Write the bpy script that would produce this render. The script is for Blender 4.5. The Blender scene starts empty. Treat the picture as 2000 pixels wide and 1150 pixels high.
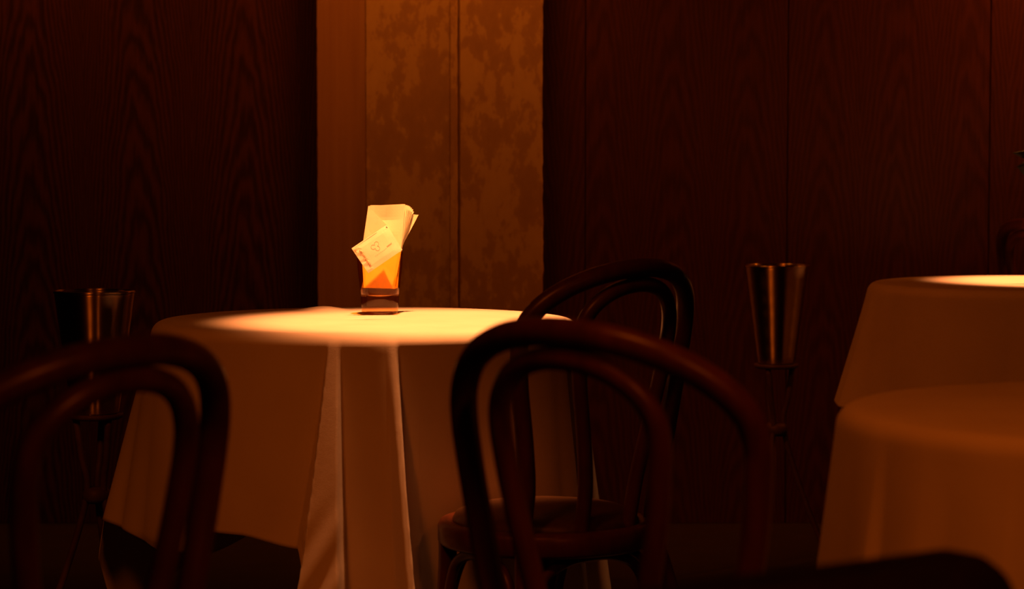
import bpy, bmesh, math, random
from mathutils import Vector, Matrix
random.seed(7)
S = bpy.context.scene
COL = S.collection
PI = math.pi

# ------------------------------------------------------------------ camera
F_PX, CAM_H, HORIZON = 4722.0, 1.05, 312.0
PITCH = math.atan((575 - HORIZON) / F_PX)
cam_d = bpy.data.cameras.new('camera')
cam_d.sensor_width = 36.0
cam_d.lens = F_PX / 2000 * 36.0
cam_d.clip_start = 0.05
cam_d.dof.use_dof = True
cam_d.dof.focus_distance = 4.66
cam_d.dof.aperture_fstop = 6.0
cam = bpy.data.objects.new('camera', cam_d)
cam.location = (0, 0, CAM_H)
cam.rotation_euler = (PI / 2 - PITCH, 0, 0)
COL.objects.link(cam)
S.camera = cam

# ------------------------------------------------------------------ world, lights, exposure
w = bpy.data.worlds.new('world'); S.world = w; w.use_nodes = True
w.node_tree.nodes['Background'].inputs[0].default_value = (1, .2, .03, 1)
w.node_tree.nodes['Background'].inputs[1].default_value = 0.0004
S.view_settings.view_transform = 'Standard'
S.view_settings.look = 'None'
S.view_settings.gamma = 1
S.view_settings.use_curve_mapping = False
S.view_settings.exposure = 0.0

AMBER = (1.0, .145, .006)
GOLD = (1.0, .28, .075)
RED = (1.0, .165, .006)

def lamp(name, kind, loc, target, watts, color, size=.05, angle=40, blend=.5):
    d = bpy.data.lights.new(name, kind)
    d.energy = watts; d.color = color
    if kind == 'AREA':
        d.shape = 'DISK'; d.size = size
    else:
        d.shadow_soft_size = size
    if kind == 'SPOT':
        d.spot_size = math.radians(angle); d.spot_blend = blend
    o = bpy.data.objects.new(name, d); o.location = loc
    if target:
        o.rotation_euler = (Vector(target) - Vector(loc)).to_track_quat('-Z', 'Y').to_euler()
    COL.objects.link(o)
    return o

# downlights over the two laid tables
lamp('table_downlight', 'SPOT', (-.13, 4.37, 2.38), (-.13, 4.49, .75), 465, GOLD, .03, 31, .65)
lamp('corner_table_downlight', 'SPOT', (1.40, 6.0, 2.38), (1.40, 6.0, .75), 480, GOLD, .03, 27, .7)
# ceiling lamps of the room, then two spots added as fill
lamp('room_spot', 'SPOT', (-1.25, 1.5, 2.75), (-.5, 4.0, .45), 52, AMBER, .2, 50, 1)
lamp('room_spot', 'SPOT', (.05, 1.5, 2.75), (.75, 2.8, .55), 50, AMBER, .2, 50, 1)
lamp('room_spot', 'SPOT', (1.3, -.7, 2.4), (-.25, 2.2, .75), 60, (1, .15, .012), .15, 34, 1)  # added fill behind the camera, brightens the back of the left foreground chair
lamp('room_spot', 'SPOT', (-.7, 4.0, 2.75), (.95, 6.0, .55), 40, AMBER, .05, 46, 1)  # added to lift the far cloth and draw streaks on the right cooler
# lamps washing the back wall
lamp('wall_lamp', 'SPOT', (-.15, 6.25, 2.45), (-.2, 6.85, 1.15), 36, (1, .2, .01), .2, 96, 1)
lamp('wall_lamp', 'SPOT', (-1.45, 6.4, 2.3), (-1.25, 6.95, 1.45), 18, (1, .19, .01), .1, 100, .8)
lamp('wall_lamp', 'SPOT', (2.0, 6.5, 2.1), (1.6, 6.95, 1.7), 46, RED, .06, 115, .8)

# ------------------------------------------------------------------ helpers
def px(p, d):            # lateral position of a picture column at depth d
    return (p - 1000.0) * d / F_PX

def link(o, parent=None):
    COL.objects.link(o)
    if parent: o.parent = parent
    return o

def empty(name, loc=(0, 0, 0), rz=0):
    o = bpy.data.objects.new(name, None)
    o.location = loc; o.rotation_euler = (0, 0, rz); o.empty_display_size = .05
    COL.objects.link(o)
    return o

def tag(o, label, cat, group=None):
    o['label'] = label; o['category'] = cat
    if group: o['group'] = group
    return o

def mobj(name, verts, faces, mat, parent=None, smooth=True, loc=None, merge=False):
    me = bpy.data.meshes.new(name)
    me.from_pydata([tuple(v) for v in verts], [], faces)
    bm = bmesh.new(); bm.from_mesh(me)
    if merge: bmesh.ops.remove_doubles(bm, verts=bm.verts, dist=1e-6)
    bmesh.ops.recalc_face_normals(bm, faces=bm.faces)
    for f in bm.faces: f.smooth = smooth
    bm.to_mesh(me); bm.free()
    if mat: me.materials.append(mat)
    o = bpy.data.objects.new(name, me)
    if loc: o.location = loc
    return link(o, parent)

def box_data(x0, x1, y0, y1, z0, z1):
    v = [(x0, y0, z0), (x1, y0, z0), (x1, y1, z0), (x0, y1, z0), (x0, y0, z1), (x1, y0, z1), (x1, y1, z1), (x0, y1, z1)]
    f = [(0, 3, 2, 1), (4, 5, 6, 7), (0, 1, 5, 4), (1, 2, 6, 5), (2, 3, 7, 6), (3, 0, 4, 7)]
    return v, f

def box(name, b, mat, parent=None, bevel=0):
    v, f = box_data(*b)
    o = mobj(name, v, f, mat, parent, smooth=False)
    if bevel:
        m = o.modifiers.new('bevel', 'BEVEL'); m.width = bevel; m.segments = 2
    return o

def lathe_data(prof, n=48):
    v, f = [], []
    for r, z in prof:
        for i in range(n):
            a = 2 * PI * i / n
            v.append((r * math.cos(a), r * math.sin(a), z))
    for j in range(len(prof) - 1):
        for i in range(n):
            k = (i + 1) % n
            f.append((j * n + i, j * n + k, (j + 1) * n + k, (j + 1) * n + i))
    return v, f

def lathe(name, prof, mat, parent=None, n=48, loc=None):
    v, f = lathe_data(prof, n)
    return mobj(name, v, f, mat, parent, loc=loc, merge=True)

def spline(pts, n=8):
    P = [Vector(p) for p in pts]
    P = [2 * P[0] - P[1]] + P + [2 * P[-1] - P[-2]]
    o = []
    for i in range(1, len(P) - 2):
        a, b, c, d = P[i - 1], P[i], P[i + 1], P[i + 2]
        for k in range(n):
            t = k / n
            o.append(.5 * ((2 * b) + (c - a) * t + (2 * a - 5 * b + 4 * c - d) * t * t + (-a + 3 * b - 3 * c + d) * t ** 3))
    o.append(P[-2])
    return o

def tube_data(path, rad, sides=14):
    path = [Vector(p) for p in path]
    n = len(path)
    if not callable(rad):
        r0 = rad; rad = lambda t: r0
    v, f = [], []
    T = []
    for i in range(n):
        T.append((path[min(i + 1, n - 1)] - path[max(i - 1, 0)]).normalized())
    up = Vector((0, 0, 1)) if abs(T[0].z) < .9 else Vector((1, 0, 0))
    N = T[0].cross(up).normalized()
    for i in range(n):
        N = (N - T[i] * N.dot(T[i])).normalized()
        B = T[i].cross(N)
        r = rad(i / (n - 1))
        for k in range(sides):
            a = 2 * PI * k / sides
            v.append(path[i] + (N * math.cos(a) + B * math.sin(a)) * r)
    for i in range(n - 1):
        for k in range(sides):
            q = (k + 1) % sides
            f.append((i * sides + k, i * sides + q, (i + 1) * sides + q, (i + 1) * sides + k))
    f.append(tuple(range(sides))[::-1])
    f.append(tuple((n - 1) * sides + k for k in range(sides)))
    return v, f

def tube(name, path, rad, mat, parent=None, sides=14):
    v, f = tube_data(path, rad, sides)
    return mobj(name, v, f, mat, parent)

def copy_tree(o, parent=None):
    c = o.copy(); COL.objects.link(c); c.parent = parent
    for ch in list(o.children): copy_tree(ch, c)
    return c

def interp(tab, x):
    for i in range(len(tab) - 1):
        if tab[i][0] <= x <= tab[i + 1][0]:
            t = (x - tab[i][0]) / (tab[i + 1][0] - tab[i][0])
            t = t * t * (3 - 2 * t) * .6 + t * .4
            return tab[i][1] * (1 - t) + tab[i + 1][1] * t
    return tab[-1][1]

# ------------------------------------------------------------------ materials
class NT:
    def __init__(s, name):
        s.m = bpy.data.materials.new(name); s.m.use_nodes = True
        s.t = s.m.node_tree; s.b = s.t.nodes['Principled BSDF']
    def n(s, kind, **kw):
        x = s.t.nodes.new('ShaderNode' + kind)
        for k, v in kw.items(): setattr(x, k, v)
        return x
    def l(s, a, b): s.t.links.new(a, b)
    def set(s, node, **kw):
        for k, v in kw.items(): node.inputs[k.replace('_', ' ')].default_value = v
        return node
    def math(s, op, a, b=None):
        x = s.n('Math', operation=op)
        for i, q in enumerate((a, b)):
            if q is None: continue
            if isinstance(q, (int, float)): x.inputs[i].default_value = q
            else: s.l(q, x.inputs[i])
        return x.outputs[0]
    def noise(s, scale, detail=3, rough=.5, vec=None, stretch=None):
        x = s.n('TexNoise'); x.inputs['Scale'].default_value = scale
        x.inputs['Detail'].default_value = detail; x.inputs['Roughness'].default_value = rough
        if stretch:
            mp = s.n('Mapping'); mp.inputs['Scale'].default_value = stretch
            s.l(vec, mp.inputs[0]); s.l(mp.outputs[0], x.inputs['Vector'])
        elif vec is not None: s.l(vec, x.inputs['Vector'])
        return x.outputs['Fac']
    def ramp(s, fac, stops):
        r = s.n('ValToRGB'); e = r.color_ramp.elements
        while len(e) < len(stops): e.new(.5)
        for q, (p, c) in zip(e, stops):
            q.position = p; q.color = (*c, 1)
        s.l(fac, r.inputs[0]); return r.outputs[0]
    def bump(s, h, strength, dist=.002):
        b = s.n('Bump'); b.inputs['Strength'].default_value = strength; b.inputs['Distance'].default_value = dist
        s.l(h, b.inputs['Height']); s.l(b.outputs[0], s.b.inputs['Normal'])
    def pos(s): return s.n('NewGeometry').outputs['Position']
    def obj(s): return s.n('TexCoord').outputs['Object']

def mat_panel_wood(name, period, shift, dark, light, rough=.45, cath=.45):
    m = NT(name); p = m.pos()
    sep = m.n('SeparateXYZ'); m.l(p, sep.inputs[0])
    wob = m.noise(1.3, 2, .5, p, (1, 1, .5))
    wob2 = m.noise(5, 4, .6, p, (2.6, 1, .5))
    xx = m.math('ADD', sep.outputs['X'], m.math('MULTIPLY', m.math('SUBTRACT', wob, .5), .05))
    u = m.math('MULTIPLY', m.math('SUBTRACT', m.math('FRACT', m.math('ADD', m.math('DIVIDE', xx, period), shift)), .5), period)
    f = m.math('ADD', sep.outputs['Z'], m.math('MULTIPLY', m.math('MULTIPLY', u, u), 62))
    f = m.math('ADD', f, m.math('MULTIPLY', wob2, .5))
    s = m.math('SINE', m.math('MULTIPLY', f, 2 * PI / .13))
    s = m.math('ADD', m.math('MULTIPLY', s, .5), .5)
    fine = m.noise(60, 4, .7, p, (2.2, 1, .05))
    mix = m.math('ADD', m.math('MULTIPLY', s, cath), m.math('MULTIPLY', fine, 1.1 - cath))
    c = m.ramp(mix, [(.18, dark), (.55, [(a + b) / 2 for a, b in zip(dark, light)]), (.95, light)])
    m.l(c, m.b.inputs['Base Color'])
    m.b.inputs['Roughness'].default_value = rough
    m.b.inputs['Specular IOR Level'].default_value = .25
    m.bump(mix, .25, .002)
    return m.m

def mat_plaster(name):
    m = NT(name); p = m.pos()
    a = m.noise(10, 6, .66, p, (1.15, 1, .7))
    b = m.noise(34, 5, .6, p, (1.2, 1, .55))
    band = m.noise(2.3, 2, .5, p, (.6, 1, 1.1))
    mx = m.math('ADD', m.math('MULTIPLY', a, .6), m.math('ADD', m.math('MULTIPLY', b, .28), m.math('MULTIPLY', band, .3)))
    c = m.ramp(mx, [(.50, (.38, .25, .14)), (.575, (.42, .28, .16)), (.605, (.53, .38, .20)), (.74, (.58, .43, .23))])
    m.l(c, m.b.inputs['Base Color']); m.b.inputs['Roughness'].default_value = .8
    m.b.inputs['Specular IOR Level'].default_value = .2
    m.bump(mx, .35, .003)
    return m.m

def mat_board(name, c0, c1):
    m = NT(name); p = m.pos()
    a = m.noise(30, 4, .6, p, (2, 1, .08))
    m.l(m.ramp(a, [(.3, c0), (.7, c1)]), m.b.inputs['Base Color'])
    m.b.inputs['Roughness'].default_value = .7
    m.bump(a, .2, .001)
    return m.m

def mat_cloth(name):
    m = NT(name); o = m.obj()
    wv = m.noise(900, 2, .5, o)
    lo = m.noise(9, 3, .5, o)
    c = m.ramp(lo, [(.3, (.74, .69, .6)), (.7, (.8, .76, .68))])
    m.l(c, m.b.inputs['Base Color']); m.b.inputs['Roughness'].default_value = .85
    m.b.inputs['Specular IOR Level'].default_value = .15
    m.b.inputs['Sheen Weight'].default_value = .15
    add = m.math('ADD', m.math('MULTIPLY', wv, .25), m.math('MULTIPLY', m.noise(28, 3, .6, o), .5))
    m.bump(add, .35, .002)
    return m.m

def mat_bentwood(name):
    m = NT(name); o = m.obj()
    g = m.noise(40, 3, .6, o, (1, 1, .25))
    m.l(m.ramp(g, [(.3, (.065, .018, .009)), (.7, (.115, .032, .015))]), m.b.inputs['Base Color'])
    m.b.inputs['Roughness'].default_value = .34
    m.b.inputs['Specular IOR Level'].default_value = .35
    m.bump(g, .12, .001)
    return m.m

def mat_simple(name, c0, c1, rough, scale=25, metal=0, spec=.4, bump=.1):
    m = NT(name); o = m.obj()
    g = m.noise(scale, 4, .6, o)
    m.l(m.ramp(g, [(.3, c0), (.7, c1)]), m.b.inputs['Base Color'])
    m.b.inputs['Roughness'].default_value = rough
    m.b.inputs['Metallic'].default_value = metal
    m.b.inputs['Specular IOR Level'].default_value = spec
    if bump: m.bump(g, bump, .001)
    return m.m

def mat_paper(name):
    m = NT(name); o = m.obj()
    g = m.noise(60, 4, .6, o)
    c = m.ramp(g, [(.3, (.86, .85, .62)), (.7, (.9, .89, .66))])
    m.l(c, m.b.inputs['Base Color']); m.b.inputs['Roughness'].default_value = .8
    m.b.inputs['Specular IOR Level'].default_value = .2
    m.bump(g, .15, .001)
    tr = m.n('BsdfTranslucent'); tr.inputs[0].default_value = (.85, .8, .55, 1)
    mx = m.n('MixShader'); mx.inputs[0].default_value = .12
    out = m.t.nodes['Material Output']
    m.l(m.b.outputs[0], mx.inputs[1]); m.l(tr.outputs[0], mx.inputs[2]); m.l(mx.outputs[0], out.inputs['Surface'])
    return m.m

def mat_tint(name, col, gloss=.02):
    # thin tinted wall: light passes straight through, coloured amber, with a Fresnel gloss
    m = NT(name)
    tr = m.n('BsdfTransparent'); tr.inputs[0].default_value = col
    gl = m.n('BsdfGlossy'); gl.inputs['Roughness'].default_value = .03; gl.inputs[0].default_value = (1, .95, .85, 1)
    lw = m.n('LayerWeight'); lw.inputs[0].default_value = .5
    fr = m.math('ADD', m.math('MULTIPLY', m.math('POWER', lw.outputs['Facing'], 5.0), .5), gloss)
    mx = m.n('MixShader')
    m.l(fr, mx.inputs[0]); m.l(tr.outputs[0], mx.inputs[1]); m.l(gl.outputs[0], mx.inputs[2])
    m.l(mx.outputs[0], m.t.nodes['Material Output'].inputs['Surface'])
    return m.m

def mat_metal(name):
    m = NT(name); o = m.obj()
    st = m.noise(5, 3, .5, o, (3, 3, .3))
    m.l(m.ramp(st, [(.3, (.6, .5, .4)), (.7, (.72, .62, .5))]), m.b.inputs['Base Color'])
    m.b.inputs['Metallic'].default_value = 1
    m.b.inputs['Roughness'].default_value = .36
    m.b.inputs['Anisotropic'].default_value = 1.0
    tg = m.n('Tangent', direction_type='RADIAL', axis='Z'); m.l(tg.outputs[0], m.b.inputs['Tangent'])
    m.b.inputs['Anisotropic Rotation'].default_value = .25
    m.bump(m.noise(9, 2, .5, o, (2, 2, .3)), .1, .01)
    return m.m

M = dict(
    wood_l=mat_panel_wood('panel_wood', .305, .02, (.022, .0075, .0035), (.1, .034, .014)),
    wood_r=mat_panel_wood('panel_wood_warm', .215, .35, (.028, .0085, .0035), (.09, .029, .012), cath=.3),
    plaster=mat_plaster('mottled_plaster'),
    board=mat_board('painted_board', (.36, .2, .11), (.42, .25, .14)),
    cloth=mat_cloth('white_linen'),
    bent=mat_bentwood('bentwood'),
    pad=mat_simple('brown_leather', (.06, .03, .016), (.09, .045, .024), .36, 90, bump=.3),
    dleather=mat_simple('dark_leather', (.012, .005, .004), (.02, .008, .006), .7, 70, bump=.3),
    dwood=mat_simple('dark_wood', (.03, .012, .007), (.05, .02, .01), .5, 30),
    floor=mat_simple('floor_boards', (.009, .004, .002), (.016, .007, .004), .75, 12),
    ceil=mat_simple('ceiling_paint', (.1, .06, .04), (.12, .075, .05), .9, 6),
    table=mat_simple('table_wood', (.08, .035, .018), (.12, .05, .025), .5, 20),
    paper=mat_paper('tissue_paper'),
    sachet=mat_simple('sachet_paper', (.84, .83, .64), (.88, .87, .68), .6, 80, bump=.15),
    ink=mat_simple('grey_ink', (.25, .21, .15), (.32, .27, .2), .7, 50, bump=0),
    stain=mat_simple('brown_print', (.36, .22, .09), (.5, .33, .16), .7, 50, bump=0),
    black=mat_simple('black_ink', (.01, .01, .01), (.02, .02, .02), .7, 50, bump=0),
    tint=mat_tint('amber_glass', (1, .8, .3, 1)),
    tint_base=mat_tint('thick_amber_glass', (.93, .7, .42, 1), .03),
    metal=mat_metal('polished_metal'),
    bronze=mat_simple('dark_bronze', (.09, .05, .03), (.14, .08, .045), .55, 30, bump=.05),
    brass=mat_simple('brass', (.6, .45, .25), (.7, .52, .3), .25, 30, metal=1, bump=.05),
    leaf=mat_simple('dark_leaf', (.01, .018, .008), (.018, .03, .012), .5, 60),
    ceramic=mat_simple('dark_ceramic', (.03, .02, .015), (.04, .03, .02), .3, 20),
)

# ------------------------------------------------------------------ the room
YW, YC = 6.95, 6.80                 # wood wall, front of the plaster pier
def struct(o):
    o['kind'] = 'structure'; return o
struct(box('floor', (-4, 4, -3, YW + .15, -.08, 0), M['floor']))
struct(box('ceiling', (-4, 4, -3, YW + .15, 2.9, 2.98), M['ceil']))
struct(box('wall_left', (-4.1, -4, -3, YW + .15, 0, 2.9), M['dwood']))
struct(box('wall_right', (4, 4.1, -3, YW + .15, 0, 2.9), M['dwood']))
struct(box('wall_front', (-4, 4, -3.1, -3, 0, 2.9), M['dwood']))
wall = struct(box('wall_back', (-4, 4, YW + .02, YW + .12, 0, 2.9), M['dwood']))

# wood panels, each with its own edges
xs_l = [-4.0, -3.0, px(-460, YW), px(640, YW)]
for a, b in zip(xs_l[:-1], xs_l[1:]):
    box('wood_panel', (a + .0015, b - .0015, YW, YW + .02, 0, 2.9), M['wood_l'], wall, .0015)
xs_r = [px(1040, YW), px(1143, YW), px(1537, YW), px(1931, YW), px(2325, YW), px(2719, YW), 4.0]
for a, b in zip(xs_r[:-1], xs_r[1:]):
    box('wood_panel', (a + .0015, b - .0015, YW, YW + .02, 0, 2.9), M['wood_r'], wall, .0015)

# plaster pier standing proud of the panelling: smooth left board, batten, two mottled slabs
def rough_slab(name, x0, x1, y0, y1, mat, jl, jr, parent, seed):
    rnd = random.Random(seed)
    n = 220; v = []; f = []
    jag_l = jag_r = 0
    for i in range(n + 1):
        z = 2.9 * i / n
        jag_l = jag_l * .6 + rnd.gauss(0, 1) * .5; jag_r = jag_r * .6 + rnd.gauss(0, 1) * .5
        a = x0 + jl * jag_l; b = x1 + jr * jag_r
        v += [(a, y1, z), (a, y0 + .002, z), (a + .002, y0, z), (b - .002, y0, z), (b, y0 + .002, z), (b, y1, z)]
    for i in range(n):
        for k in range(5):
            p = i * 6 + k
            f.append((p, p + 1, p + 7, p + 6))
    f.append((0, 1, 2, 3, 4, 5)[::-1]); f.append(tuple(n * 6 + k for k in range(6)))
    return mobj(name, v, f, mat, parent, smooth=False)
pier = struct(box('trim_1', (px(628, YC), px(1052, YC), YC + .03, YW - .002, 0, 2.9), M['board']))
rough_slab('plaster_board', px(620, YC), px(715, YC), YC + .004, YC + .03, M['board'], .0008, .0005, pier, 1)
rough_slab('plaster_slab', px(715.5, YC), px(879, YC), YC, YC + .03, M['plaster'], .0005, .0004, pier, 2)
rough_slab('batten', px(879.5, YC), px(894, YC), YC - .004, YC + .03, M['plaster'], .0002, .0012, pier, 3)
rough_slab('plaster_slab', px(898, YC), px(1060, YC), YC, YC + .03, M['plaster'], .0008, .0016, pier, 4)

# ------------------------------------------------------------------ tables and cloths
def table_under(cx, cy, label, group='round tables under white cloths'):
    t = empty('round_table', (cx, cy, 0))
    tag(t, label, 'table', group)
    lathe('tabletop', [(0, .715), (.385, .715), (.39, .72), (.39, .742), (.385, .746), (0, .746)], M['table'], t, 64)
    lathe('pedestal', [(.0, .03), (.05, .03), (.035, .08), (.032, .4), (.035, .66), (.09, .715), (0, .715)], M['table'], t, 24)
    lathe('base', [(0, 0), (.22, 0), (.225, .012), (.2, .025), (.06, .045), (0, .045)], M['table'], t, 40)
    return t

def pleat_rate(th, h):
    # two pleats at the front of the middle cloth: flaring faces that widen downwards, a flatter panel between them
    k = min(1.15, h / .43)
    cl = 266.2 + 1.6 * k; wl = 2.2 + 7.4 * k
    cr_ = 280.4 + 2.6 * k; wr = 2.2 + 1.4 * k
    if th <= cl:
        u = (cl - th) / wl
        if u < .86: return .246 - .02 * u
        if u < 1: return .229 - (.229 - .06) * (u - .86) / .14
        return .06
    if th < cl + 1.1:
        return .246 - .154 * (th - cl) / 1.1
    if th < cr_ - wr:
        u = (th - cl - 1.1) / (cr_ - wr - cl - 1.1)
        return .092 + .05 * u * u
    if th <= cr_:
        u = (th - cr_ + wr) / wr
        return .142 + .09 * min(1, u * 1.7)
    if th < cr_ + 1.2:
        return .232 - .232 * (th - cr_) / 1.2
    return -.002

def cloth(cx, cy, gtab, dtab, label, bumps=(), rho=.022, ntheta=1080, seed=0, crink=.0, pleats=False):
    R = .40; z0 = .75
    prof = []
    v, f = [], []
    top_r = [0.0001, .05, .1, .15, .2, .24, .28, .31, .335, .355, R - rho]
    arc = [PI / 2 * k / 6 for k in range(1, 7)]
    rows = 52
    nrow = len(top_r) + len(arc) + rows
    rnd = random.Random(seed)
    ph = [(rnd.uniform(0, 6.28), rnd.randint(3, 9)) for _ in range(6)]
    for i in range(ntheta):
        th = 360.0 * i / ntheta; a = math.radians(th)
        g = interp(gtab, th); D = interp(dtab, th)
        ca, sa = math.cos(a), math.sin(a)
        lift = .0012 * sum(math.sin(k * a + q) for q, k in ph) / 3
        for r in top_r:
            z = z0
            for bx_, by_, br, bh in bumps:
                q = ((r * ca - bx_) ** 2 + (r * sa - by_) ** 2) / br ** 2
                if q < 1: z += bh * (1 - q) ** 2
            v.append((r * ca, r * sa, z))
        for t in arc:
            h = .014 * max(0, t / (PI / 2) - .4) / .6
            gg = pleat_rate(th, h) if pleats and 250 < th < 287 else g
            rr = R - rho + rho * math.sin(t) + gg * h * h / (h + .008)
            v.append((rr * ca, rr * sa, z0 - rho + rho * math.cos(t)))
        for k in range(1, rows + 1):
            h = (D - rho) * k / rows
            h += .014
            hh = h * h / (h + .008)                       # eases out of the vertical
            gg = pleat_rate(th, h) if pleats and 250 < th < 287 else g
            r = R + gg * hh + lift * min(1, h * 6)
            if pleats and 182 < th < 226 and h > .377:
                r -= .45 * (h - .377)                    # the turned-under corner at the left
            if crink:
                r += crink * math.sin(h * 60 + th * .9) * max(0, h - .25) * (1 if 258 < th < 269 else 0)
            v.append((r * ca, r * sa, z0 - rho - h + .014))
    for i in range(ntheta):
        j = (i + 1) % ntheta
        for k in range(nrow - 1):
            f.append((i * nrow + k, i * nrow + k + 1, j * nrow + k + 1, j * nrow + k))
    o = mobj('tablecloth', v, f, M['cloth'], None, loc=(cx, cy, 0), merge=False)
    m = o.modifiers.new('thickness', 'SOLIDIFY'); m.thickness = .0012; m.offset = -1
    tag(o, label, 'tablecloth', 'white tablecloths')
    return o

T1 = (-.275, 4.55)
T2 = (1.274, 5.90)
T3 = (.795, 2.90)
g1 = [(0, .11), (20, .12), (45, .08), (70, .2), (100, .08), (130, .1), (155, .19), (172, .27), (182, .27), (191, .16), (203, .09),
      (225, .07), (250, .06), (257, .06), (287, -.005), (290, -.01), (302, -.01), (318, .02), (330, .07), (337, .11), (338.6, .06), (350, .14), (360, .11)]
d1 = [(0, .62), (30, .45), (70, .65), (110, .42), (140, .5), (160, .6), (173, .47), (180, .377), (184, .378), (214, .41), (222, .40), (232, .352), (242, .352),
      (257, .37), (259, .44), (268, .6), (280, .6), (286, .52), (310, .5), (335, .56), (350, .62), (360, .62)]
g2 = [(0, .15), (60, .1), (120, .12), (165, .2), (178, .3), (186, .3), (195, .16), (204, .06), (225, .05), (250, .05), (258, .12), (264, .14), (267, .05), (300, .1), (330, .1), (360, .15)]
g3 = [(0, .1), (60, .1), (120, .1), (165, .12), (180, .14), (192, .1), (201, .14), (204, .07), (213, .12), (219, .08), (230, .15), (235, .06), (255, .1), (300, .1), (360, .1)]
dr = [(0, .6), (90, .55), (180, .6), (270, .6), (360, .6)]

table_under(*T1, 'round table carrying the glass of napkins, under the middle white cloth')
table_under(*T2, 'round table near the back wall at right, under a white cloth')
table_under(*T3, 'round table close to the camera at right, under a white cloth')
cloth(*T1, g1, d1, 'white cloth with two front pleats on the table holding the glass of napkins',
      bumps=[(px(632, 4.87) - T1[0], 4.84 - T1[1], .06, .007)], seed=1, crink=.02, pleats=True)
cloth(*T2, g2, [(0, .5), (90, .5), (150, .38), (176, .29), (190, .3), (215, .36), (260, .4), (300, .5), (360, .5)], 'white cloth brightly lit on top, on the far table by the wall at right', seed=2)
cloth(*T3, g3, dr, 'dim blurred white cloth on the near table at lower right', seed=3)

# ------------------------------------------------------------------ bentwood chairs
# local frame: origin under the top of the hoop, +Y the way the sitter faces, X to the sitter's right
def hoop_curve(W, Wb, zt, arch, e):
    zm = zt - arch
    dz, dw = zm - .44, W - Wb
    h = [(Wb, .44), (Wb + .1 * dw, .44 + .25 * dz), (Wb + .42 * dw, .44 + .5 * dz), (Wb + .8 * dw, .44 + .75 * dz), (Wb + .97 * dw, .44 + .92 * dz)]
    for d in (0, 15, 30, 45, 60, 75):
        q = math.radians(d)
        h.append((W * math.cos(q) ** (2 / e), zm + arch * math.sin(q) ** (2 / e)))
    h.append((0, zt))
    return [(-s, z) for s, z in h] + [(s, z) for s, z in h[::-1][1:]]
K_PLAN, LEAN, SEAT_Y, SEAT_R = 2.032, .188, .234, .182
def back_pt(s, z):
    return (s, K_PLAN * s * s - LEAN * (z - .44) + LEAN * .44, z)

def make_chair():
    root = empty('bentwood_chair')
    o = [back_pt(s, z) for s, z in hoop_curve(.183, .145, .877, .112, 2.05)]
    l0 = [(-.2, .045, 0.0), (-.188, .065, .15), (-.166, .1, .32)]
    r0 = [(.166, .1, .32), (.188, .065, .15), (.2, .045, 0.0)]
    tube('back_hoop', spline(l0 + o + r0, 8), lambda t: .0152 - .003 * abs(2 * t - 1) ** 4, M['bent'], root, 16)
    i = [back_pt(s, z) for s, z in hoop_curve(.098, .052, .850, .078, 2.1)]
    tube('inner_hoop', spline(i, 8), .0125, M['bent'], root, 14)
    # seat ring with a stepped moulding
    R = SEAT_R
    ring = lathe('seat_ring', [(R - .035, .405), (R - .006, .405), (R, .411), (R, .436), (R - .004, .444), (R - .014, .447), (R - .018, .4435), (R - .035, .4435), (R - .035, .405)], M['bent'], root, 56)
    ring.location.y = SEAT_Y
    pad = lathe('seat_pad', [(0, .425), (R - .036, .425), (R - .026, .438), (R - .0245, .447), (R - .03, .457), (R - .05, .465), (R - .09, .471), (.04, .474), (0, .4745)], M['pad'], root, 56)
    pad.location.y = SEAT_Y
    fl = []
    for s in (-1, 1):
        path = spline([(s * .118, SEAT_Y + .115, .43), (s * .12, SEAT_Y + .118, .34), (s * .13, SEAT_Y + .135, .15), (s * .145, SEAT_Y + .16, 0)], 6)
        tube('leg', path, lambda t: .0165 - .005 * t, M['bent'], root, 14)
    # bent brackets between neighbouring legs, arching up to the seat ring
    corners = [(-.155, .122), (.155, .122), (.124, SEAT_Y + .122), (-.124, SEAT_Y + .122)]
    for q in range(4):
        a = Vector((*corners[q], 0)); b = Vector((*corners[(q + 1) % 4], 0))
        pts = []
        for t, z in ((0.03, .24), (.07, .31), (.17, .37), (.33, .392), (.5, .396), (.67, .392), (.83, .37), (.93, .31), (.97, .24)):
            p = a.lerp(b, t); pts.append((p.x, p.y, z))
        tube('bracket', spline(pts, 5), .0095, M['bent'], root, 10)
    for s in (-1, 1):
        bx_, by_, bz_ = back_pt(s * .145, .44)
        tube('bolt', [(bx_ + s * .002, by_ - .019, .424), (bx_, by_ - .008, .424)], .006, M['brass'], root, 10)
    return root

def put(o, x, y, a, label, group='bentwood hoop-back chairs'):
    o.location = (x, y, 0); o.rotation_euler = (0, 0, -a)
    tag(o, label, 'chair', group)
c0 = make_chair()
put(c0, .21, 3.878, -.715, 'bentwood chair with round brown seat pad pulled up to the table with the glass')
put(copy_tree(c0), .044, 2.43, .63, 'blurred dark bentwood chair in front, to the right of the middle table')
put(copy_tree(c0), -.342, 2.195, -.897, 'blurred reddish bentwood chair in the left foreground')
put(copy_tree(c0), px(2000, 6.5), 6.5, 1.05, 'bentwood chair hoop in shadow behind the far table at right edge')

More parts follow.
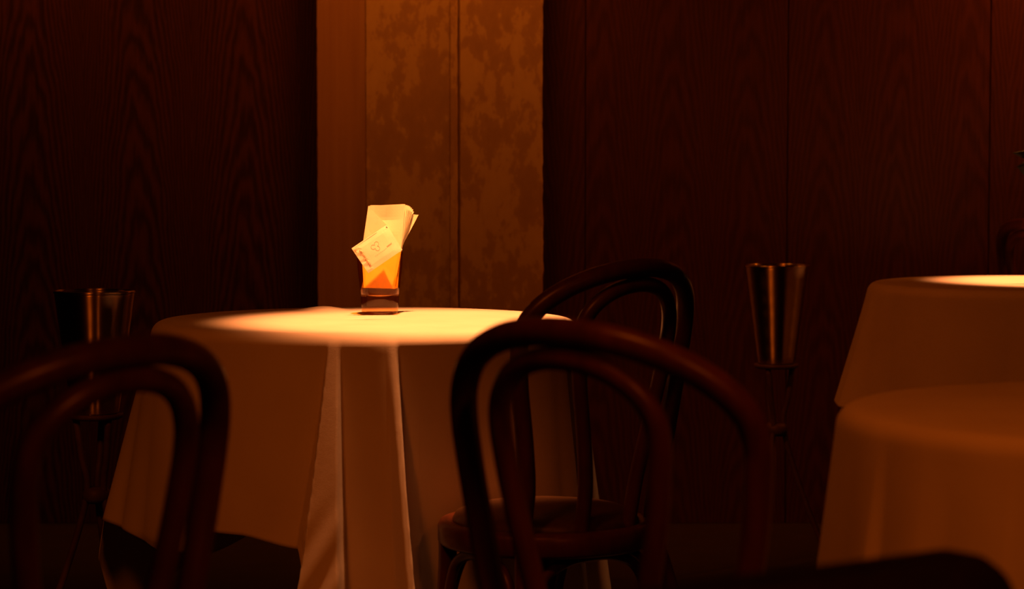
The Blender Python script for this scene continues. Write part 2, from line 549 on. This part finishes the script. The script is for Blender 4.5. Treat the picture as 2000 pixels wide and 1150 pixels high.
# ------------------------------------------------------------------ low upholstered chair, right foreground
def rounded_slab(name, w_, h_, t_, rad, mat, parent, puff=.012):
    n = 10; loop = []
    for cx_, cz_, a0 in ((w_ / 2 - rad, h_ - rad, 0), (-w_ / 2 + rad, h_ - rad, 90), (-w_ / 2 + rad, rad, 180), (w_ / 2 - rad, rad, 270)):
        for k in range(n + 1):
            a = math.radians(a0 + 90 * k / n)
            loop.append((cx_ + rad * math.cos(a), cz_ + rad * math.sin(a)))
    L = len(loop); v = []; f = []
    prof = [(-t_ / 2 - puff, .0), (-t_ / 2 - puff * .8, .5), (-t_ / 2, .92), (-t_ / 4, 1.0), (t_ / 4, 1.0), (t_ / 2, .92), (t_ / 2 + puff * .8, .5), (t_ / 2 + puff, .0)]
    for y, s in prof:
        for x, z in loop:
            if s >= .9:
                q = 1 - (1 - s) * .25
                v.append((x * q, y, h_ / 2 + (z - h_ / 2) * q))
            else:
                q = s if s > 0 else .02
                v.append((x * q, y, h_ / 2 + (z - h_ / 2) * q))
    for j in range(len(prof) - 1):
        for k in range(L):
            q = (k + 1) % L
            f.append((j * L + k, j * L + q, (j + 1) * L + q, (j + 1) * L + k))
    f.append(tuple(range(L))); f.append(tuple((len(prof) - 1) * L + k for k in range(L))[::-1])
    return mobj(name, v, f, mat, parent)

uc_dir = Vector((.224, .16, 0)).normalized()
uc_right = Vector((px(1958, 1.81), 1.81, 0))
uc_mid = uc_right - uc_dir * .215
uc = empty('upholstered_chair', (uc_mid.x, uc_mid.y, 0), math.atan2(uc_dir.y, uc_dir.x))
tag(uc, 'dark low-backed padded chair, very blurred at the bottom right corner', 'chair')
b = rounded_slab('backrest', .43, .32, .05, .05, M['dleather'], uc); b.location = (0, 0, .44)
s_ = rounded_slab('seat', .44, .42, .06, .06, M['dleather'], uc); s_.rotation_euler = (-PI / 2, 0, 0); s_.location = (0, .02, .42)
for sx in (-1, 1):
    tube('leg', [(sx * .19, .06, .40), (sx * .2, .02, 0)], lambda t: .018 - .005 * t, M['dwood'], uc, 12)
    tube('leg', [(sx * .19, .39, .40), (sx * .2, .42, 0)], lambda t: .018 - .005 * t, M['dwood'], uc, 12)
    tube('back_post', [(sx * .17, .03, .40), (sx * .17, .0, .50)], .014, M['dwood'], uc, 10)

# ------------------------------------------------------------------ wine coolers on tripod stands
def wine_cooler(x, y, label, slabel, rot):
    s = empty('cooler_stand', (x, y, 0), rot)
    tag(s, slabel, 'stand', 'tripod stands under the wine coolers')
    zb = .536
    lathe('plate', [(0, zb - .012), (.05, zb - .012), (.056, zb - .008), (.056, zb - .001), (0, zb - .001)], M['bronze'], s, 40)
    for k in range(3):
        a = math.radians(200 + 120 * k)
        d = Vector((math.cos(a), math.sin(a), 0))
        e = Vector((-d.y, d.x, 0))
        p0 = d * .04 + Vector((0, 0, zb - .012)); p1 = d * .02 + e * .004 + Vector((0, 0, .37)); p2 = d * .15 + Vector((0, 0, .0))
        leg = tube('leg', spline([p0, p0.lerp(p1, .5), p1, p1.lerp(p2, .45) - d * .01, p2], 6), .0072, M['bronze'], s, 10)
    lathe('hub', [(0, .352), (.022, .352), (.029, .362), (.029, .374), (.022, .384), (0, .384)], M['bronze'], s, 24)
    b = empty('wine_cooler', (x, y, zb), rot)
    tag(b, label, 'wine cooler', 'metal wine coolers')
    # faintly rippled spun wall
    wall_ = [(.0505 + .03 * q / 80 + .00025 * math.sin(q * .41 + .8 * math.sin(q * .13)) * min(1, q / 8, (80 - q) / 8), .02 + .22 * q / 80) for q in range(81)]
    lathe('body', [(0, 0), (.044, 0), (.048, .003)] + wall_ + [ (.081, .246), (.078, .246), (.077, .238), (.048, .022), (.044, .007), (0, .007)], M['metal'], b, 64)
    v, f = [], []
    n, q = 64, 8
    for i in range(n):
        a = 2 * PI * i / n
        for j in range(q):
            c = 2 * PI * j / q
            rr = .0797 + .0032 * math.cos(c)
            v.append((rr * math.cos(a), rr * math.sin(a), .2465 + .0032 * math.sin(c)))
    for i in range(n):
        for j in range(q):
            f.append((i * q + j, ((i + 1) % n) * q + j, ((i + 1) % n) * q + (j + 1) % q, i * q + (j + 1) % q))
    mobj('rim', v, f, M['metal'], b)
wine_cooler(px(105, 4.9) + .081, 4.9, 'tall metal wine cooler standing left of the middle table', 'tripod stand under the left wine cooler, mostly lost in the dark', .0)
wine_cooler(px(1455, 6.1) + .081, 6.1, 'shiny metal wine cooler with bright streaks, between the tables at right', 'tripod stand in the dark under the streaked right wine cooler', .6)

# ------------------------------------------------------------------ tumbler, napkins and sachet
GX, GY, GZ = px(741.5, 4.70), 4.70, .7505
g = empty('glass_tumbler', (GX, GY, GZ))
tag(g, 'amber glass tumbler with a thick base full of paper napkins', 'glass')
lathe('base', [(0, 0), (.031, 0), (.0345, .0015), (.0355, .006), (.0372, .0325), (.0368, .0375), (.034, .0385), (.025, .036), (.012, .034), (0, .0335)], M['tint_base'], g, 72)
lathe('wall', [(.0374, .0385), (.0395, .055), (.0435, .09), (.0452, .118), (.0450, .1212), (.0440, .1212), (.0439, .115), (.0423, .09), (.0388, .06), (.0363, .0385), (.0374, .0385)], M['tint'], g, 72)

def quad_sheet(name, P, thick, mat, parent=None, nu=8, nv=12, wav=None, mid=None):
    """sheet between four corners (tl, tr, br, bl) with real thickness"""
    tl, tr, br, bl = [Vector(p) for p in P]
    nrm = (tr - tl).cross(bl - tl).normalized()
    v = []; f = []
    for side in (0, 1):
        for j in range(nv + 1):
            for i in range(nu + 1):
                u, t = i / nu, j / nv
                p = tl.lerp(tr, u).lerp(bl.lerp(br, u), t)
                if mid:                              # kinked side edges: (left, right, fraction down)
                    ml, mr, tm = mid
                    p = tl.lerp(tr, u).lerp(ml.lerp(mr, u), t / tm) if t < tm else ml.lerp(mr, u).lerp(bl.lerp(br, u), (t - tm) / (1 - tm))
                if wav: p = p + nrm * wav(u, t)
                v.append(p - nrm * thick * (side - .5))
    n = (nu + 1) * (nv + 1)
    for j in range(nv):
        for i in range(nu):
            a = j * (nu + 1) + i
            f.append((a, a + 1, a + nu + 2, a + nu + 1))
            f.append((n + a, n + a + nu + 1, n + a + nu + 2, n + a + 1))
    edge = [i for i in range(nu + 1)] + [(j) * (nu + 1) + nu for j in range(1, nv + 1)] + [nv * (nu + 1) + i for i in range(nu - 1, -1, -1)] + [j * (nu + 1) for j in range(nv - 1, 0, -1)]
    for k in range(len(edge)):
        a, b_ = edge[k], edge[(k + 1) % len(edge)]
        f.append((a, n + a, n + b_, b_))
    return mobj(name, v, f, mat, parent, smooth=False)

SC = GY / F_PX                                   # metres per picture pixel at the glass
def gp(x, y, dy):                                # point of the napkin stack from its measured offsets
    return Vector(((x - 741.5) * SC, dy, (614 - y) * SC))
nap_labels = ['front paper napkin of the stack in the glass, with a diagonal fold',
              'second paper napkin from the front in the glass', 'third paper napkin from the front in the glass',
              'fourth paper napkin from the front in the glass', 'fifth paper napkin from the front in the glass',
              'sixth paper napkin from the front in the glass', 'seventh paper napkin from the front, fanned to the right in the glass',
              'rearmost paper napkin in the glass, leaning furthest right and shorter']
# per napkin: top-left, top-right picture points, depth at top and at the foot
naps = [((718.5, 404), (791, 400.5)), ((722, 402), (795, 402)), ((724, 403), (798, 403.2)), ((727, 404), (800.5, 405)),
        ((729, 406), (803, 407.5)), ((731, 408), (805.5, 410.5)), ((733, 411), (806.5, 415)), ((741, 417), (815.5, 421.5))]
for k, (a, b_) in enumerate(naps):
    dt, db = .018 + .0024 * k, -.0195 + .0028 * k
    root = empty('paper_napkin', (GX, GY, GZ))
    tag(root, nap_labels[k], 'napkin', 'paper napkins standing in the glass')
    hb = math.sqrt(.0366 ** 2 - (db if abs(db) > .001 else .001) ** 2) - .0012
    TM = .56
    yr = dt + (db - dt) * TM
    hr = min(.0415, math.sqrt(.0432 ** 2 - yr ** 2) - (.0012, .0035, .0065)[max(0, k - 5)])
    zb_ = (614 - 563) * SC
    tl_, tr_ = gp(*a, dt), gp(*b_, dt + .0025 * k)
    bl_, br_ = Vector((-hb, db, zb_ + .001)), Vector((hb, db, zb_ - .0015 + .0004 * k))
    if k == 7: bl_.x += .008; br_.x -= .006
    zr = tl_.z + (zb_ - tl_.z) * TM
    ml_ = Vector((max(-hr, (tl_.x - .012 if k < 7 else tl_.x - .016)), yr, zr)); mr_ = Vector((hr, yr + .0004 * k, zr))
    if k == 0:
        # the upper ply sinks behind the diagonal fold, so its face turns down and away from the lamp
        def wv(u, t):
            if not .04 < u < .97: return -.002
            dip = .0055 * max(0, 1 - abs(t - .17) / .17) * max(0, 1 - abs(u - .5) / .48) ** .7
            return dip - .004
        quad_sheet('sheet', (tl_, tr_, br_, bl_), .0007, M['paper'], root, 14, 28, wav=wv, mid=(ml_, mr_, TM))
        P0, P1, P2, P3 = gp(718.8, 404.8, dt - .0035), gp(758, 443, dt - .0155), gp(735, 500, dt - .0265), gp(711.5, 488, dt - .0235)
        quad_sheet('folded_flap', (P0, P1, P2, P3), .0008, M['paper'], root, 6, 6)
    else:
        quad_sheet('sheet', (tl_, tr_, br_, bl_), .0007, M['paper'], root, mid=(ml_, mr_, TM))

# sachet leaning against the front of the glass
sa = empty('paper_sachet', (GX, GY, GZ))
tag(sa, 'small white printed paper sachet tilted across the front of the glass', 'sachet')
cL, cT, cR, cB = (690, 484), (757, 438.5), (788, 487), (722, 532)
yS = -.0505
corner = [gp(*cL, yS - .002), gp(*cT, yS + .0165), gp(*cR, yS + .001), gp(*cB, yS - .001)]
tl_, tr_, br_, bl_ = corner
def sach_wav(u, t):
    e = min(u, 1 - u, t, 1 - t)
    return (.0014 * min(1, e * 6) + .0005 * math.sin(9 * u) * math.sin(7 * t) + (.0007 * math.sin(30 * t) if u < .16 else 0))
body = quad_sheet('envelope', corner, .001, M['sachet'], sa, 16, 12, wav=lambda u, t: -sach_wav(u, t))
nS = (tr_ - tl_).cross(bl_ - tl_).normalized()
if nS.y > 0: nS = -nS
def sp(u, t):
    return tl_.lerp(tr_, u).lerp(bl_.lerp(br_, u), t) + nS * (sach_wav(u, t) + .0008)
def ink(name, uv, r, mat, label=None):
    P = [sp(*q) for q in uv]
    o = tube(name, spline([tuple(p) for p in P], 3), r, mat, sa, 6)
    if label: o['label'] = label
    return o
# three-leaved clover outline
for k in range(3):
    a0 = math.radians(200 + 120 * k)
    cx_, ct_ = .5 + .062 * math.cos(a0), .4 + .088 * math.sin(a0)
    ink('clover_leaf', [(cx_ + .052 * math.cos(a0 + q), ct_ + .075 * math.sin(a0 + q)) for q in [math.radians(d) for d in range(-140, 141, 28)]], .00022, M['ink'], 'thin grey leaf of the clover emblem')
# illegible line of handwriting-like print under it
ink('script_line', [(.72 + .018 * k, .62 + (.03 if k % 2 else -.025) - .002 * k) for k in range(9)], .00026, M['ink'], 'small unreadable grey script')
for k in range(7):
    ink('print_dash', [(.36 + .05 * k, .66), (.375 + .05 * k, .655), (.385 + .05 * k, .66)], .00018, M['ink'])
ink('print_rule', [(.07 + .07 * k, .035) for k in range(10)], .0002, M['ink'])
ink('corner_mark', [(.955, .05), (.965, .075), (.972, .10)], .0007, M['black'], 'small black corner mark')
ink('corner_mark', [(.03, .09), (.05, .14), (.03, .2), (.06, .22)], .0004, M['stain'])
for k, (u0, t0) in enumerate(((.14, .2), (.15, .38), (.14, .56), (.15, .72))):
    ink('brown_letter', [(u0, t0), (u0 - .03, t0 + .03), (u0 + .01, t0 + .07), (u0 - .03, t0 + .11), (u0 + .02, t0 + .12)], .0006, M['stain'], 'brown blurred print along the edge')

# ------------------------------------------------------------------ sprig in a small vase on the far table (only its leaves reach the picture)
vx, vy = T2[0] + .05, T2[1] - .02
va = lathe('bud_vase', [(0, 0), (.03, 0), (.036, .01), (.038, .05), (.022, .09), (.014, .12), (.017, .14), (.014, .14), (.011, .12), (.018, .09), (.033, .05), (.03, .01), (0, .008)], M['ceramic'], None, 32, (vx, vy, .7505))
tag(va, 'small dark bud vase on the far table, just beyond the right edge', 'vase')
sprig = empty('leafy_sprig', (vx, vy, .7505))
tag(sprig, 'dark leafy sprig poking in at the right edge above the far table', 'plant')
tube('stem', spline([(0, 0, .012), (.004, 0, .13), (-.01, 0, .24), (-.035, .005, .32)], 6), .002, M['leaf'], sprig, 8)
def leaf(base, tip, width, roll):
    base, tip = Vector(base), Vector(tip); d = tip - base
    side = d.cross(Vector((math.sin(roll), math.cos(roll), .2))).normalized(); n = d.cross(side).normalized()
    v = []; f = []; N = 8
    for k in range(N + 1):
        t = k / N; wd = width * math.sin(PI * t ** .8) * (1 - .25 * t) + .0004
        c = base + d * t + n * (.12 * d.length * math.sin(PI * t))
        for q, s in ((-1, .0), (0, -.2), (1, 0)):
            v.append(c + side * wd * q + n * wd * s)
        for q, s in ((-1, .0), (0, -.2), (1, 0)):
            v.append(c + side * wd * q * .98 + n * (wd * s - .0008))
    for k in range(N):
        a = k * 6; b_ = a + 6
        f += [(a, a + 1, b_ + 1, b_), (a + 1, a + 2, b_ + 2, b_ + 1), (a + 3, b_ + 3, b_ + 4, a + 4), (a + 4, b_ + 4, b_ + 5, a + 5), (a, b_, b_ + 3, a + 3), (a + 2, a + 5, b_ + 5, b_ + 2)]
    mobj('leaf', v, f, M['leaf'], sprig)
tipx = px(1977, vy) - vx
leaf((-.035, .005, .31), (tipx - .001, .0, .3160), .014, 0)
leaf((-.02, .005, .277), (px(1984, vy) - vx, -.005, .283), .042, .0)
leaf((-.035, .005, .32), (-.055, .0, .365), .015, .3)
leaf((-.005, 0, .2), (.06, .0, .25), .02, .2)
leaf((-.01, 0, .24), (.05, .01, .31), .02, .2)
leaf((0, 0, .17), (-.06, .0, .21), .018, .1)
